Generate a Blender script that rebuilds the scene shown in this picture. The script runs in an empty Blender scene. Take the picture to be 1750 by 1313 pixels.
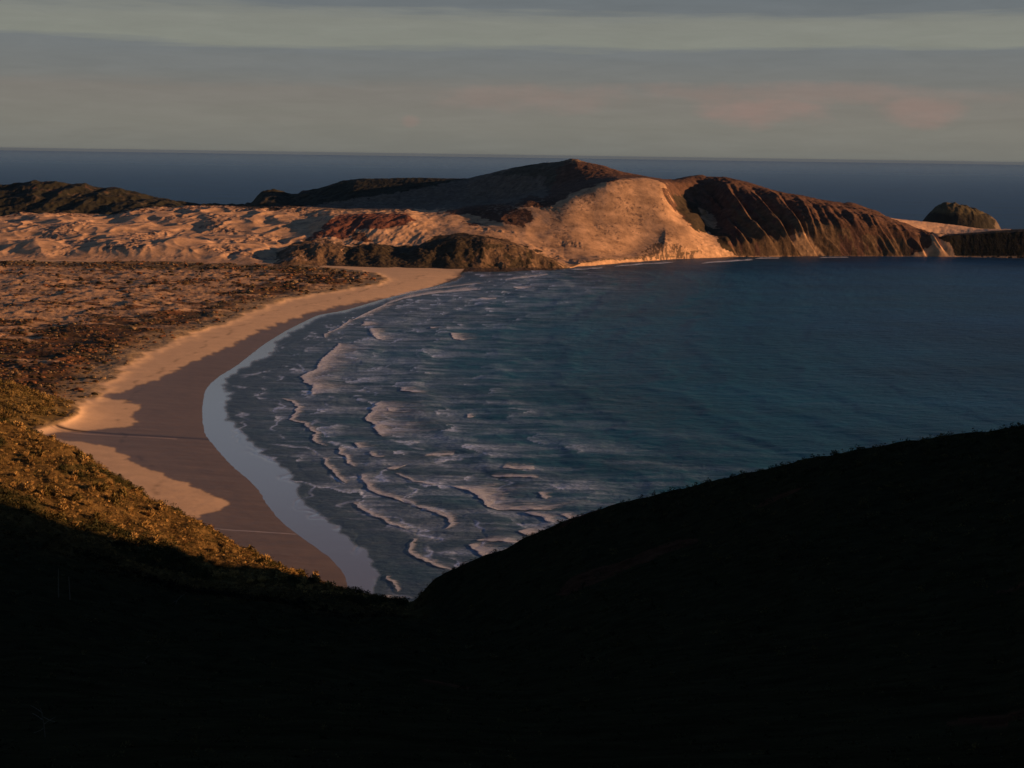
import bpy, math, random
import numpy as np
random.seed(7); rng = np.random.default_rng(11)
sc = bpy.context.scene
COL = sc.collection
R = math.radians

# ------------------------------------------------------------------ camera
F = 2404.0; CU, CV = 875.0, 656.5
H = 160.0
PITCH = math.atan((656.5-265.3)/F); ROLL = 0.0143
fw = np.array([0, math.cos(PITCH), -math.sin(PITCH)])
r0 = np.array([1., 0, 0]); u0 = np.array([0, math.sin(PITCH), math.cos(PITCH)])
rt = r0*math.cos(ROLL)+u0*math.sin(ROLL)
up = -r0*math.sin(ROLL)+u0*math.cos(ROLL)
cam_d = bpy.data.cameras.new("camera"); cam = bpy.data.objects.new("camera", cam_d); COL.objects.link(cam)
cam_d.sensor_width = 36; cam_d.lens = 36*F/1750; cam_d.clip_start = 0.5; cam_d.clip_end = 200000
from mathutils import Matrix
cam.matrix_world = Matrix(((rt[0], up[0], -fw[0], 0), (rt[1], up[1], -fw[1], 0), (rt[2], up[2], -fw[2], H), (0, 0, 0, 1)))
sc.camera = cam

def ray(u, v):
    u = np.asarray(u, float); v = np.asarray(v, float)
    return fw + ((u-CU)/F)[..., None]*rt - ((v-CV)/F)[..., None]*up
def atY(u, v, Y):
    d = ray(u, v); s = np.asarray(Y, float)/d[..., 1]
    p = d*s[..., None]; p[..., 2] += H
    return p
def onz(u, v, z=0.0):
    d = ray(u, v); s = (np.asarray(z, float)-H)/d[..., 2]
    p = d*s[..., None]; p[..., 2] += H
    return p
def proj(x, y, z):
    zz = z-H
    dep = x*fw[0]+y*fw[1]+zz*fw[2]
    uu = x*rt[0]+y*rt[1]+zz*rt[2]; vv = x*up[0]+y*up[1]+zz*up[2]
    dep = np.where(dep < 1e-3, 1e-3, dep)
    return CU+F*uu/dep, CV-F*vv/dep

# ------------------------------------------------------------------ noise
def _h(ix, iy, seed):
    n = (ix.astype(np.int64)*374761393 + iy.astype(np.int64)*668265263 + seed*1274126177) & 0xFFFFFFFF
    n = ((n ^ (n >> 13))*1274126177) & 0xFFFFFFFF
    n = (n ^ (n >> 16)) & 0xFFFFFFFF
    return n
def perlin(x, y, seed=0):
    x = np.asarray(x, float); y = np.asarray(y, float)
    ix = np.floor(x); iy = np.floor(y); fx = x-ix; fy = y-iy
    ix = ix.astype(np.int64); iy = iy.astype(np.int64)
    def g(ax, ay, dx, dy):
        a = _h(ax, ay, seed)*(2*math.pi/4294967296.0)
        return np.cos(a)*dx+np.sin(a)*dy
    sx = fx*fx*fx*(fx*(fx*6-15)+10); sy = fy*fy*fy*(fy*(fy*6-15)+10)
    a = g(ix, iy, fx, fy); b = g(ix+1, iy, fx-1, fy); c = g(ix, iy+1, fx, fy-1); d = g(ix+1, iy+1, fx-1, fy-1)
    return ((a+(b-a)*sx)+((c+(d-c)*sx)-(a+(b-a)*sx))*sy)*1.5
def fbm(x, y, o=4, seed=0, gain=.5):
    s = 0; a = 1; t = 0
    for i in range(o):
        s = s+a*perlin(x*2**i+13.7*i, y*2**i-7.3*i, seed+i); t += a; a *= gain
    return s/t
def ridged(x, y, o=3, seed=0):
    s = 0; a = 1; t = 0
    for i in range(o):
        s = s+a*(1-np.abs(perlin(x*2**i+3.1*i, y*2**i+9.2*i, seed+i))*2); t += a; a *= .5
    return s/t
def sm(a, b, x):
    t = np.clip((x-a)/(b-a), 0, 1); return t*t*(3-2*t)
def inpoly(u, v, poly):
    poly = np.asarray(poly, float); res = np.zeros(np.shape(u), bool); n = len(poly)
    mnx, mxx = poly[:, 0].min(), poly[:, 0].max(); mny, mxy = poly[:, 1].min(), poly[:, 1].max()
    m = (u >= mnx) & (u <= mxx) & (v >= mny) & (v <= mxy)
    uu = u[m]; vv = v[m]; r = np.zeros(uu.shape, bool)
    for i in range(n):
        x1, y1 = poly[i]; x2, y2 = poly[(i+1) % n]
        if y1 == y2: continue
        c = ((y1 > vv) != (y2 > vv)) & (uu < (x2-x1)*(vv-y1)/(y2-y1)+x1)
        r ^= c
    res[m] = r
    return res
def segdist(x, y, pts):
    best = np.full(np.shape(x), 1e9)
    for (x1, y1), (x2, y2) in zip(pts[:-1], pts[1:]):
        dx, dy = x2-x1, y2-y1; L = dx*dx+dy*dy+1e-9
        t = np.clip(((x-x1)*dx+(y-y1)*dy)/L, 0, 1)
        best = np.minimum(best, np.hypot(x-x1-t*dx, y-y1-t*dy))
    return best

# ------------------------------------------------------------------ mesh helpers
def tag(o, label=None, cat=None, group=None, kind=None):
    if label: o['label'] = label
    if cat: o['category'] = cat
    if group: o['group'] = group
    if kind: o['kind'] = kind
    return o
def mesh_np(name, V, Fq, mat, attrs=None, cols=None, smooth=True, tri=False, parent=None, link=True):
    me = bpy.data.meshes.new(name)
    k = 3 if tri else 4
    me.vertices.add(len(V)); me.vertices.foreach_set('co', np.ascontiguousarray(V, np.float32).ravel())
    nf = len(Fq)
    me.loops.add(nf*k); me.loops.foreach_set('vertex_index', np.ascontiguousarray(Fq, np.int32).ravel())
    me.polygons.add(nf); me.polygons.foreach_set('loop_start', np.arange(0, nf*k, k, dtype=np.int32))
    me.polygons.foreach_set('loop_total', np.full(nf, k, np.int32))
    me.update(calc_edges=True); me.validate()
    me.polygons.foreach_set('use_smooth', np.full(len(me.polygons), smooth, bool))
    if cols is not None:
        a = me.color_attributes.new('Col', 'FLOAT_COLOR', 'POINT')
        c = np.ones((len(V), 4), np.float32); c[:, :3] = cols; a.data.foreach_set('color', c.ravel())
    for n, val in (attrs or {}).items():
        a = me.attributes.new(n, 'FLOAT', 'POINT'); a.data.foreach_set('value', np.ascontiguousarray(val, np.float32).ravel())
    me.materials.append(mat)
    o = bpy.data.objects.new(name, me)
    if link: COL.objects.link(o)
    if parent: o.parent = parent
    return o
def gridfaces(nr, nc, keep=None):
    i = np.arange(nr-1)[:, None]*nc+np.arange(nc-1)[None, :]
    f = np.stack([i, i+1, i+nc+1, i+nc], -1).reshape(-1, 4)
    if keep is not None:
        k = keep.ravel()
        f = f[k[f].all(1)]
    return f
def compact(V, Fq, *arrs):
    used = np.unique(Fq); m = np.full(len(V), -1, np.int64); m[used] = np.arange(len(used))
    return (V[used], m[Fq])+tuple(a[used] for a in arrs)
def facesel(F_, m):           # faces with most corners in mask
    return F_[m[F_].sum(1) >= 3]

# ------------------------------------------------------------------ materials
def newmat(name):
    m = bpy.data.materials.new(name); m.use_nodes = True; nt = m.node_tree
    return m, nt, nt.nodes['Principled BSDF']
def N(nt, t, **k):
    n = nt.nodes.new(t)
    for a, b in k.items():
        if a == 'inp':
            for kk, vv in b.items(): n.inputs[kk].default_value = vv
        else: setattr(n, a, b)
    return n
def ground_mat(name, rough=.9, fine=(1.5, .25), bump=(.6, .5), spec=.15, var=.35, extra=None):
    m, nt, bs = newmat(name); L = nt.links.new
    at = N(nt, 'ShaderNodeAttribute', attribute_name='Col')
    geo = N(nt, 'ShaderNodeNewGeometry')
    n1 = N(nt, 'ShaderNodeTexNoise', inp={'Scale': fine[1], 'Detail': 8.0, 'Roughness': .65}); L(geo.outputs['Position'], n1.inputs['Vector'])
    mr = N(nt, 'ShaderNodeMapRange', inp={'From Min': .3, 'From Max': .7, 'To Min': 1-var, 'To Max': 1+var}); L(n1.outputs['Fac'], mr.inputs['Value'])
    mx = N(nt, 'ShaderNodeVectorMath', operation='SCALE'); L(at.outputs['Color'], mx.inputs[0]); L(mr.outputs['Result'], mx.inputs['Scale'])
    L(mx.outputs['Vector'], bs.inputs['Base Color'])
    n2 = N(nt, 'ShaderNodeTexNoise', inp={'Scale': fine[0], 'Detail': 6.0, 'Roughness': .6}); L(geo.outputs['Position'], n2.inputs['Vector'])
    bp = N(nt, 'ShaderNodeBump', inp={'Strength': bump[0], 'Distance': bump[1]})
    if name == 'hill_ground':
        sx = N(nt, 'ShaderNodeSeparateXYZ'); L(at.outputs['Color'], sx.inputs[0])
        sr = N(nt, 'ShaderNodeMapRange', inp={'From Min': .25, 'From Max': .5, 'To Min': .6, 'To Max': .16}); L(sx.outputs['X'], sr.inputs['Value']); L(sr.outputs['Result'], bp.inputs['Strength'])
    L(n2.outputs['Fac'], bp.inputs['Height']); L(bp.outputs['Normal'], bs.inputs['Normal'])
    bs.inputs['Roughness'].default_value = rough; bs.inputs['Specular IOR Level'].default_value = spec
    return m, nt, bs
M_hill, _, _ = ground_mat('hill_ground', fine=(.12, .06), bump=(.8, 3.0), var=.4)
M_near, _, _ = ground_mat('slope_ground', fine=(.8, .25), bump=(.9, 1.2), var=.5, spec=0.0)
M_plain, _, _ = ground_mat('plain_ground', fine=(.25, .12), bump=(.7, 1.0), var=.35)
# beach: wetness lowers roughness
M_beach, nt, bs = ground_mat('beach_sand', fine=(.5, .08), bump=(.25, .25), var=.07)
aw = N(nt, 'ShaderNodeAttribute', attribute_name='wet')
mr = N(nt, 'ShaderNodeMapRange', inp={'To Min': .95, 'To Max': .5}); nt.links.new(aw.outputs['Fac'], mr.inputs['Value']); nt.links.new(mr.outputs['Result'], bs.inputs['Roughness'])
mr = N(nt, 'ShaderNodeMapRange', inp={'To Min': .05, 'To Max': .3}); nt.links.new(aw.outputs['Fac'], mr.inputs['Value']); nt.links.new(mr.outputs['Result'], bs.inputs['Specular IOR Level'])

def leaf_mat(name):
    m, nt, bs = newmat(name); L = nt.links.new
    at = N(nt, 'ShaderNodeAttribute', attribute_name='Col')
    L(at.outputs['Color'], bs.inputs['Base Color'])
    bs.inputs['Roughness'].default_value = .8; bs.inputs['Specular IOR Level'].default_value = .08
    return m
M_leaf = leaf_mat('scrub_leaves')

# ------------------------------------------------------------------ SHORE GEOMETRY
SH = [(575, 1130), (600, 1040), (597, 1005), (590, 972), (560, 948), (500, 908), (470, 880), (452, 855), (444, 835), (395, 795), (350, 742), (346, 700), (352, 665), (372, 645), (402, 628), (450, 590), (490, 565), (545, 538), (580, 533), (600, 528), (660, 510), (700, 500), (740, 490), (765, 482), (786, 472)]
P = onz([p[0] for p in SH], [p[1] for p in SH], 0.0)
shore = [tuple(p[:2]) for p in P]
land_poly = shore+[(-60., 2100.), (-60, 2400), (-4000, 2400), (-4000, 300), (shore[0][0]-5, 300)]
def resample(pts, n):
    pts = np.array(pts); d = np.r_[0, np.cumsum(np.hypot(*np.diff(pts, axis=0).T))]
    t = np.linspace(0, d[-1], n); return np.stack([np.interp(t, d, pts[:, 0]), np.interp(t, d, pts[:, 1])], 1)
def smoothline(pts, n=160, it=6):
    q = resample(pts, n)
    for _ in range(it): q[1:-1] = .25*q[:-2]+.5*q[1:-1]+.25*q[2:]
    return q
shore_s = smoothline(shore, 150, 3)
lp = [tuple(p) for p in shore_s]+land_poly[len(shore):]
def inland(x, y):
    d = segdist(x, y, [tuple(p) for p in shore_s])
    return np.where(inpoly(x, y, lp), d, -d)

# ---------------- shore field (beach, plain)
cols_a = (np.linspace(-620, 1000, 900)-CU)/F
Yr = [450.]
while Yr[-1] < 2120:
    Yr.append(Yr[-1]+max(1.0, Yr[-1]**2/160*.00042*1.0))
Yr = np.array(Yr)
A, Yg = np.meshgrid(cols_a, Yr)
X = A*Yg
D = inland(X, Yg)
jag = fbm(X/9, Yg/6, 3, 5)*2.4
Dj = D+jag*np.clip(np.abs(D)/20+.3, 0, 1)
# plain boundary (sand/vegetation) in the map
VE = [(-300, 720), (40, 735), (115, 715), (150, 690), (165, 672), (190, 650), (212, 625), (262, 597), (330, 570), (400, 545), (460, 522), (520, 506), (590, 495), (640, 486), (668, 477), (640, 467), (600, 462), (560, 458), (480, 452), (300, 449), (-500, 445)]
vp = onz([p[0] for p in VE], [p[1] for p in VE], 4.0)[:, :2]
vp = [tuple(p) for p in vp]
vdist = segdist(X, Yg, vp)
vin = inpoly(X, Yg, vp+[(-4000, 2100), (-4000, 600)])
kp = np.array([-305., 800.])
kx, ky = X-kp[0], Yg-kp[1]
kg = np.exp(-(np.clip(kx, 0, None)/34)**2-(np.clip(-kx, 0, None)/150)**2-(ky/44)**2)
VD = np.where(vin, vdist, -vdist)+fbm(X/25, Yg/25, 3, 9)*12
VD = np.maximum(VD, np.where(kg > .05, (kg-.10)*320+fbm(X/12, Yg/12, 3, 10)*5, -999))
Z = np.where(Dj < 0, Dj*.03, 4.6*(1-np.exp(-np.clip(Dj, 0, None)/62.)))
dune = sm(-6, 14, VD)
Z += dune*(.6+3.2*fbm(X/90, Yg/90, 4, 21)+3.2*np.clip(ridged(X/48, Yg/30, 3, 31)-.15, 0, 1)*sm(0, 40, VD)+.5*fbm(X/8, Yg/8, 2, 41))
Z += 1.0*np.exp(-((VD-4)/9)**2)
# knoll at the left
Z += 22*kg*(1+.25*fbm(X/22, Yg/22, 3, 77))
uu, vv = proj(X, Yg, Z)
wu = uu+fbm(X/22, Yg/14, 5, 51, .62)*26; wv = vv+fbm(X/18+9, Yg/18, 4, 52)*5
WETLINE = [(90, 738), (150, 737), (215, 731), (233, 721), (221, 707), (240, 693), (200, 683), (165, 676), (210, 668), (265, 650), (315, 625), (380, 597), (430, 573), (480, 552), (540, 532), (600, 519), (650, 510), (700, 501), (740, 492), (764, 482), (774, 473), (790, 462), (900, 460), (700, 700), (700, 1100), (250, 1100), (330, 885), (380, 870), (398, 861), (350, 841), (290, 815), (230, 790), (200, 770), (178, 760), (115, 756), (60, 745)]
wet = inpoly(wu, wv, WETLINE).astype(float)
dry_c = np.array([.72, .50, .30]); wet_c = np.array([.21, .150, .102]); 
w3 = wet[..., None]
# soften mask by local averaging
def blur(a, it):
    for _ in range(it):
        b = a.copy(); b[1:-1, 1:-1] = (a[:-2, 1:-1]+a[2:, 1:-1]+a[1:-1, :-2]+a[1:-1, 2:]+2*a[1:-1, 1:-1])/6; a = b
    return a
wet = blur(wet, 2); w3 = wet[..., None]
streak = fbm(X/60, Yg/6, 3, 61)
c = dry_c*(1-w3)+wet_c*(1+.22*streak[..., None])*w3
c = c*(1-.22*w3*sm(70, 5, D)[..., None])
c = c*(1+.08*fbm(X/30, Yg/12, 3, 62)[..., None])
# runnels
def runnel(pts, wd, colr, c):
    q = onz([p[0] for p in pts], [p[1] for p in pts], 1.5)[:, :2]
    d = segdist(X, Yg, [tuple(t) for t in q])
    m = np.exp(-(d/wd)**2)[..., None]
    return c*(1-m)+np.array(colr)*m
c = runnel([(60, 738), (130, 743), (200, 745), (300, 746.5), (360, 747)], 2.2, (.055, .04, .035), c)
c = runnel([(60, 741), (130, 747), (200, 748.5), (300, 749.5)], .8, (.42, .30, .22), c)
c = runnel([(360, 905), (400, 906.5), (450, 907), (505, 907.5)], .55, (.42, .37, .35), c)
wr = np.exp(-((D-46-14*fbm(X/80, Yg/60, 3, 66))/1.6)**2)*sm(-.1, .3, fbm(X/15, Yg/15, 3, 67))*.35
c = c*(1-wr[..., None])
# plain colours
n1 = fbm(X/60, Yg/22, 6, 71, .72); n2 = fbm(X/20, Yg/14, 4, 81, .6); n3 = fbm(X/110, Yg/80, 3, 91)
sandp = sm(.0, .2, n1+.35*n3+.25*sm(-150, -420, X)*sm(800, 1000, Yg)-.36*sm(190, 50, VD)*sm(1400, 1100, Yg)+.18*sm(300, 0, Yg-600)*0+(-.15+.25*sm(-100, -700, X)))
veg_b = np.array([.095, .052, .022]); red_b = np.array([.23, .10, .04]); grn_b = np.array([.06, .055, .022]); sand_b = np.array([.56, .35, .19])
pc = veg_b*(1-sm(0, .35, n2))[..., None]+red_b*sm(0, .35, n2)[..., None]
g_ = sm(.0, .4, fbm(X/35, Yg/30, 3, 95))[..., None]; pc = pc*(1-g_*.7)+grn_b*g_*.7
farstrip = sm(1800, 1870, Yg)[..., None]
pc = pc*(1-farstrip*.6)+np.array([.08, .07, .03])*farstrip*.6
pc = pc*(1-sandp[..., None]*.85*(1-farstrip*.8))+sand_b*sandp[..., None]*.85*(1-farstrip*.8)
fd = sm(45, 5, VD)[..., None]*sm(-12, 0, VD)[..., None]
pc = pc*(1-fd)+(np.array([.36, .25, .13])*(1+.6*n2[..., None]))*fd
kn = kg[..., None]
pc = pc*(1-sm(.06, .2, kn))+np.array([.13, .09, .03])*(1+.8*n2[..., None])*sm(.06, .2, kn)
dm = sm(-3, 3, VD)[..., None]
c = c*(1-dm)+pc*dm
V = np.stack([X, Yg, Z], -1).reshape(-1, 3); c = np.clip(c, .01, 1).reshape(-1, 3)
keep = (Dj > -14)
ff = gridfaces(*X.shape, keep=keep)
vdf = VD.ravel()
m_pl = vdf > 0
fp = facesel(ff, m_pl); fb = ff[m_pl[ff].sum(1) < 3]
v_, f_, c_, w_ = compact(V, fb, c, wet.ravel())
tag(mesh_np('beach', v_, f_, M_beach, {'wet': w_}, c_), 'curved beach with pale dry sand above dark wet sand beside the surf', kind='structure')
v_, f_, c_ = compact(V, fp, c)
tag(mesh_np('scrub_plain', v_, f_, M_plain, None, c_), 'low scrubby dune plain of brown plants and sand behind the beach', kind='structure')
# height lookup on the shore field
def shoreZ(x, y):
    a = np.asarray(x)/np.asarray(y); ci = np.clip(np.searchsorted(cols_a, a), 0, len(cols_a)-1); ri = np.clip(np.searchsorted(Yr, y), 0, len(Yr)-1)
    return Z[ri, ci], VD[ri, ci], c.reshape(Z.shape+(3,))[ri, ci], kn[ri, ci, 0]

# ------------------------------------------------------------------ FAR HILLS
ua = np.r_[np.linspace(-700, -60, 90)[:-1], np.linspace(-60, 1810, 1500), np.linspace(1810, 2500, 90)[1:]]
ca = (ua-CU)/F
def line(pts, mode='Y', dY=0, smooth=2):
    pts = np.array(pts, float)
    q = atY(pts[:, 0], pts[:, 1], pts[:, 2]) if mode == 'Y' else onz(pts[:, 0], pts[:, 1], pts[:, 2])
    a = q[:, 0]/q[:, 1]
    y = np.interp(ca, a, q[:, 1]); z = np.interp(ca, a, q[:, 2])
    k = np.ones(5)/5
    for _ in range(smooth):
        yp = np.pad(y, 2, 'edge'); y = np.convolve(yp, k, 'valid'); zp = np.pad(z, 2, 'edge'); z = np.convolve(zp, k, 'valid')
    return y+dY, z
LF = line([(-600, 440, 5), (0, 443, 5), (200, 446, 5), (400, 451, 5), (480, 455, 5), (560, 457, 3), (650, 461, 2), (790, 466, -.5), (870, 465, -.5), (960, 462, -.5), (985, 457, -.5), (1020, 454, -.5), (1080, 449, -.5), (1150, 444, -.5), (1250, 440, -.5), (1400, 438.5, -.5), (1500, 438.5, -.5), (1640, 440, -.5), (1750, 442, -.5), (2500, 455, -.5)], 'z')
LF0 = (LF[0]-30, LF[1]-3)
LA = line([(-600, 430, 2080), (0, 428, 2050), (60, 416, 2060), (130, 428, 2040), (200, 412, 2060), (260, 424, 2040), (300, 410, 2080), (380, 424, 2050), (440, 430, 2050), (474, 437, 2030), (500, 422, 2030), (540, 415, 2035), (585, 421, 2040), (640, 420, 2040), (700, 425, 2045), (740, 411, 2045), (780, 403, 2045), (830, 406, 2045), (870, 417, 2040), (910, 430, 2030), (945, 445, 2015), (966, 457, 2010), (975, 456, 2030), (1000, 449, 2075), (1080, 441.5, 2175), (1150, 437.5, 2218), (1200, 434, 2243), (1250, 432, 2272), (1300, 427, 2290), (1600, 430, 2300), (1750, 430, 2300), (2500, 440, 2300)])
LA2 = line([(-600, 420, 2160), (0, 412, 2150), (200, 406, 2150), (440, 418, 2140), (474, 425, 2130), (500, 424, 2130), (540, 418, 2130), (585, 425, 2130), (640, 424, 2130), (700, 428, 2130), (780, 412, 2140), (830, 412, 2140), (870, 421, 2130), (945, 445, 2100), (968, 449, 2095), (1000, 441, 2130), (1080, 432, 2220), (1150, 425, 2240), (1200, 422, 2266), (1225, 424, 2290), (1250, 418, 2320), (1300, 409, 2330), (1400, 408, 2340), (1500, 410, 2340), (1580, 414, 2345), (1620, 412, 2340), (1750, 412, 2340), (2500, 420, 2340)], smooth=16)
LB = line([(-600, 385, 2300), (0, 386, 2280), (100, 384, 2290), (200, 388, 2280), (330, 388, 2290), (440, 385, 2290), (500, 396, 2260), (527, 400, 2250), (560, 372, 2300), (640, 365, 2310), (700, 366, 2310), (740, 380, 2280), (820, 386, 2262), (900, 378, 2268), (960, 392, 2246), (1000, 385, 2270), (1080, 385, 2290), (1150, 385, 2305), (1185, 390, 2325), (1215, 390, 2400), (1232, 382, 2410), (1250, 375, 2390), (1300, 370, 2400), (1400, 372, 2400), (1500, 385, 2400), (1580, 402, 2390), (1605, 405, 2400), (1640, 402, 2400), (1750, 396, 2400), (2500, 380, 2400)], smooth=16)
LC = line([(-600, 362, 2560), (0, 372, 2480), (100, 366, 2480), (200, 368, 2480), (240, 358, 2500), (350, 356, 2500), (480, 356, 2480), (560, 358, 2450), (640, 360, 2440), (740, 357, 2420), (850, 350, 2382), (905, 338, 2362), (930, 341, 2348), (955, 343, 2338), (1000, 325, 2355), (1045, 307, 2375), (1100, 304, 2400), (1140, 313, 2405), (1160, 335, 2470), (1200, 330, 2540), (1222, 328, 2540), (1238, 322, 2490), (1300, 330, 2480), (1400, 350, 2460), (1500, 372, 2430), (1580, 397, 2440), (1620, 402, 2450), (1750, 394, 2440), (2500, 370, 2440)], smooth=16)
LC2 = line([(-600, 362, 2700), (0, 373, 2620), (200, 369, 2620), (240, 361, 2640), (350, 358, 2650), (480, 357, 2650), (600, 356, 2600), (700, 354, 2600), (850, 346, 2560), (920, 325, 2540), (955, 315, 2520), (1000, 306, 2500), (1045, 301, 2500), (1100, 302, 2510), (1150, 310, 2530), (1200, 309, 2580), (1240, 306, 2560), (1300, 322, 2520), (1400, 343, 2520), (1500, 365, 2500), (1580, 397, 2500), (1620, 402, 2510), (1750, 395, 2510), (2500, 370, 2510)], smooth=16)
Dp = [(-700, 345, 3000), (-400, 330, 3000), (-100, 322, 3000), (0, 317, 3000), (60, 311, 3000), (110, 312, 3000), (170, 319, 3000), (195, 321, 2990), (250, 335, 2980), (330, 348, 2980), (370, 350, 2980), (430, 348, 3000), (440, 335, 3010), (448, 326, 3010), (470, 324, 3010), (490, 332, 3000), (510, 330, 2980), (540, 322, 2960), (580, 311, 2940), (620, 306, 2920), (700, 304, 2900), (750, 305, 2880), (800, 305, 2850), (830, 298, 2800), (880, 286, 2750), (930, 279, 2700), (960, 276, 2670), (975, 271.5, 2660), (985, 272, 2650), (1000, 277, 2640), (1030, 283, 2620), (1060, 293, 2600), (1100, 301, 2600), (1130, 306, 2600), (1150, 307, 2610), (1180, 301, 2620), (1197, 299, 2620), (1208, 302, 2620), (1240, 303, 2620), (1280, 312, 2600), (1320, 325, 2590), (1360, 334, 2580), (1400, 341, 2580), (1440, 347, 2570), (1455, 346, 2570), (1480, 355, 2570), (1500, 362, 2570), (1520, 374, 2570), (1550, 385, 2570), (1585, 397, 2560), (1605, 401, 2560), (1640, 400, 2560), (1700, 395, 2560), (1750, 392, 2560), (2500, 360, 2560)]
LD = line(Dp, smooth=1)
neck = [(1515, 373.5, 3000), (1575, 378.5, 2990), (1640, 386, 2980), (1700, 394.5, 2950), (1716, 397, 2940)]
L1 = [(p[0], p[1]+7, p[2]+70) for p in Dp if p[0] < 1500]+neck+[(p[0], p[1]+6, p[2]+90) for p in Dp if p[0] > 1740]
LD2 = line(L1, smooth=1)
LE = (LD2[0]+260, np.full_like(ca, -8.))
lines = [LF0, LF, LA, LA2, LB, LC, LC2, LD, LD2, LE]
nrow = [4, 90, 24, 70, 90, 24, 70, 12, 14]
Yk = np.array([l[0] for l in lines]); Zk = np.array([l[1] for l in lines])
for k in range(1, len(lines)): Yk[k] = np.maximum(Yk[k], Yk[k-1]+6)
h = np.diff(Yk, axis=0); dl = np.diff(Zk, axis=0)/h
mm = np.zeros_like(Zk)
for k in range(1, len(lines)-1):
    a_, b_ = dl[k-1], dl[k]; same = (a_*b_) > 0
    w1 = 2*h[k]+h[k-1]; w2 = h[k]+2*h[k-1]
    mm[k] = np.where(same, (w1+w2)/(w1/np.where(same, a_, 1)+w2/np.where(same, b_, 1)), 0)
mm[0] = dl[0]; mm[-1] = dl[-1]
rowsY, rowsZ, rowsT = [], [], []
for k in range(len(lines)-1):
    for s in np.linspace(0, 1, nrow[k], endpoint=False):
        h00 = 2*s**3-3*s**2+1; h10 = s**3-2*s**2+s; h01 = -2*s**3+3*s**2; h11 = s**3-s**2
        rowsY.append(Yk[k]+s*h[k]); rowsZ.append(h00*Zk[k]+h10*h[k]*mm[k]+h01*Zk[k+1]+h11*h[k]*mm[k+1]); rowsT.append(k+s)
rowsY.append(Yk[-1]); rowsZ.append(Zk[-1]); rowsT.append(len(lines)-1)
Yh = np.array(rowsY); Zh = np.array(rowsZ); T = np.array(rowsT)[:, None]+0*Yh; Xh = ca[None, :]*Yh
uh, vh = proj(Xh, Yh, Zh)
U0 = ua[None, :]+0*Yh
# zone weights
cliff = np.where(T > 4.4, sm(1140, 1180, U0), sm(1225, 1262, U0))*sm(1625, 1585, U0)
dunes = sm(600, 480, U0)*sm(1.0, 1.6, T)*sm(5.4, 5.0, T)
sandface = sm(760, 860, U0)*sm(1230, 1180, U0)*sm(1.6, 2.6, T+2*sm(940, 975, U0))*sm(5.3, 5.0, T)
footfade = sm(1.05, 1.5, T); crestfade = 1-.75*np.exp(-((T-7)/.25)**2)
rough_d = sm(-.05, .3, fbm(Xh/75, Yh/60, 3, 122))
Zh += dunes*(10*fbm(Xh/95, Yh/120, 2, 101)+7*np.clip(ridged(Xh/62+.4*fbm(Xh/60, Yh/60, 2, 7), Yh/70, 2, 111), -.2, 1)+3.4*fbm(Xh/9, Yh/12, 3, 121)*rough_d)*.62
mid = sm(480, 560, U0)*sm(980, 900, U0)*sm(1.2, 2., T)*sm(5.2, 4.9, T)
Zh += mid*(4*fbm(Xh/70, Yh/90, 3, 131)+2*(ridged((Xh-.5*Yh)/30, (Yh+.5*Xh)/90, 3, 141)-.5)*sm(2.8, 3.4, T)*sm(760, 700, U0)+1.0*fbm(Xh/8, Yh/10, 3, 142)*sm(800, 700, U0))
bluff = sm(470, 490, U0)*sm(970, 940, U0)*sm(1.0, 1.3, T)*sm(2.8, 2.1, T)
Zh += bluff*(4*fbm(Xh/30, Yh/60, 2, 151)*(.3+sm(2.1, 1.5, T))+1.1*fbm(Xh/6, Yh/6, 3, 152)+2.5*(ridged(Xh/11, Yh/40, 2, 153)-.5)*.35*sm(2.1, 1.7, T)*(sm(600, 560, U0)+sm(760, 860, U0)))
Zh += sandface*footfade*(3.5*fbm(Xh/70, Yh/90, 2, 161)+.35*fbm((Xh+.6*Yh)/12, Yh/30, 3, 162)+3.0*fbm(Xh/13, Yh/16, 3, 163)*sm(.12, .45, fbm(Xh/55+.01*Yh, Yh/45, 3, 164))*sm(1110, 1020, U0))
s_ = Xh+Zh*.55+9*fbm(Xh/70, Zh/70, 2, 171)
ph_ = s_/37.+.55*perlin(s_/75., 0*s_, 181); fr2 = ph_-np.floor(ph_)
tri = np.where(fr2 < .72, fr2/.72, (1-fr2)/.28)            # long lit flank, short shaded flank
ph3 = s_/14.3+.6*perlin(s_/31., Zh/60, 182); fr3 = ph3-np.floor(ph3); tri3 = np.where(fr3 < .65, fr3/.65, (1-fr3)/.35)
gsz = .35+.9*sm(-.25, .3, perlin(s_/110., Zh/150., 183))
Zh += cliff*footfade*(sm(6.2, 4.0, T)*(13*(tri-.6)*gsz+2.6*(tri3-.5))+sm(7.0, 6.2, T)*(1.5*fbm(Xh/9, Yh/9, 4, 192)+4.5*fbm(Xh/45, Yh/30, 2, 193)))
Zh += (1-dunes)*(1-sandface)*footfade*crestfade*(1-.8*mid)*(1.5*fbm(Xh/14, Yh/14, 4, 201)+4*fbm(Xh/70, Yh/70, 3, 202)*sm(5, 6, T)*sm(1000, 900, U0))
back = sm(5.1, 5.8, T)*sm(7.6, 6.9, T)*sm(640, 560, U0)
Zh += back*(ridged(Xh/70, Yh/120, 3, 211)-.55)*9
Zh += np.exp(-((T-7)/.5)**2)*1.3*fbm(Xh/9, Yh/20, 3, 212)*sm(1700, 1600, U0)
for _ in range(2):   # rubble bump on the cliff crest
    pass
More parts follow.
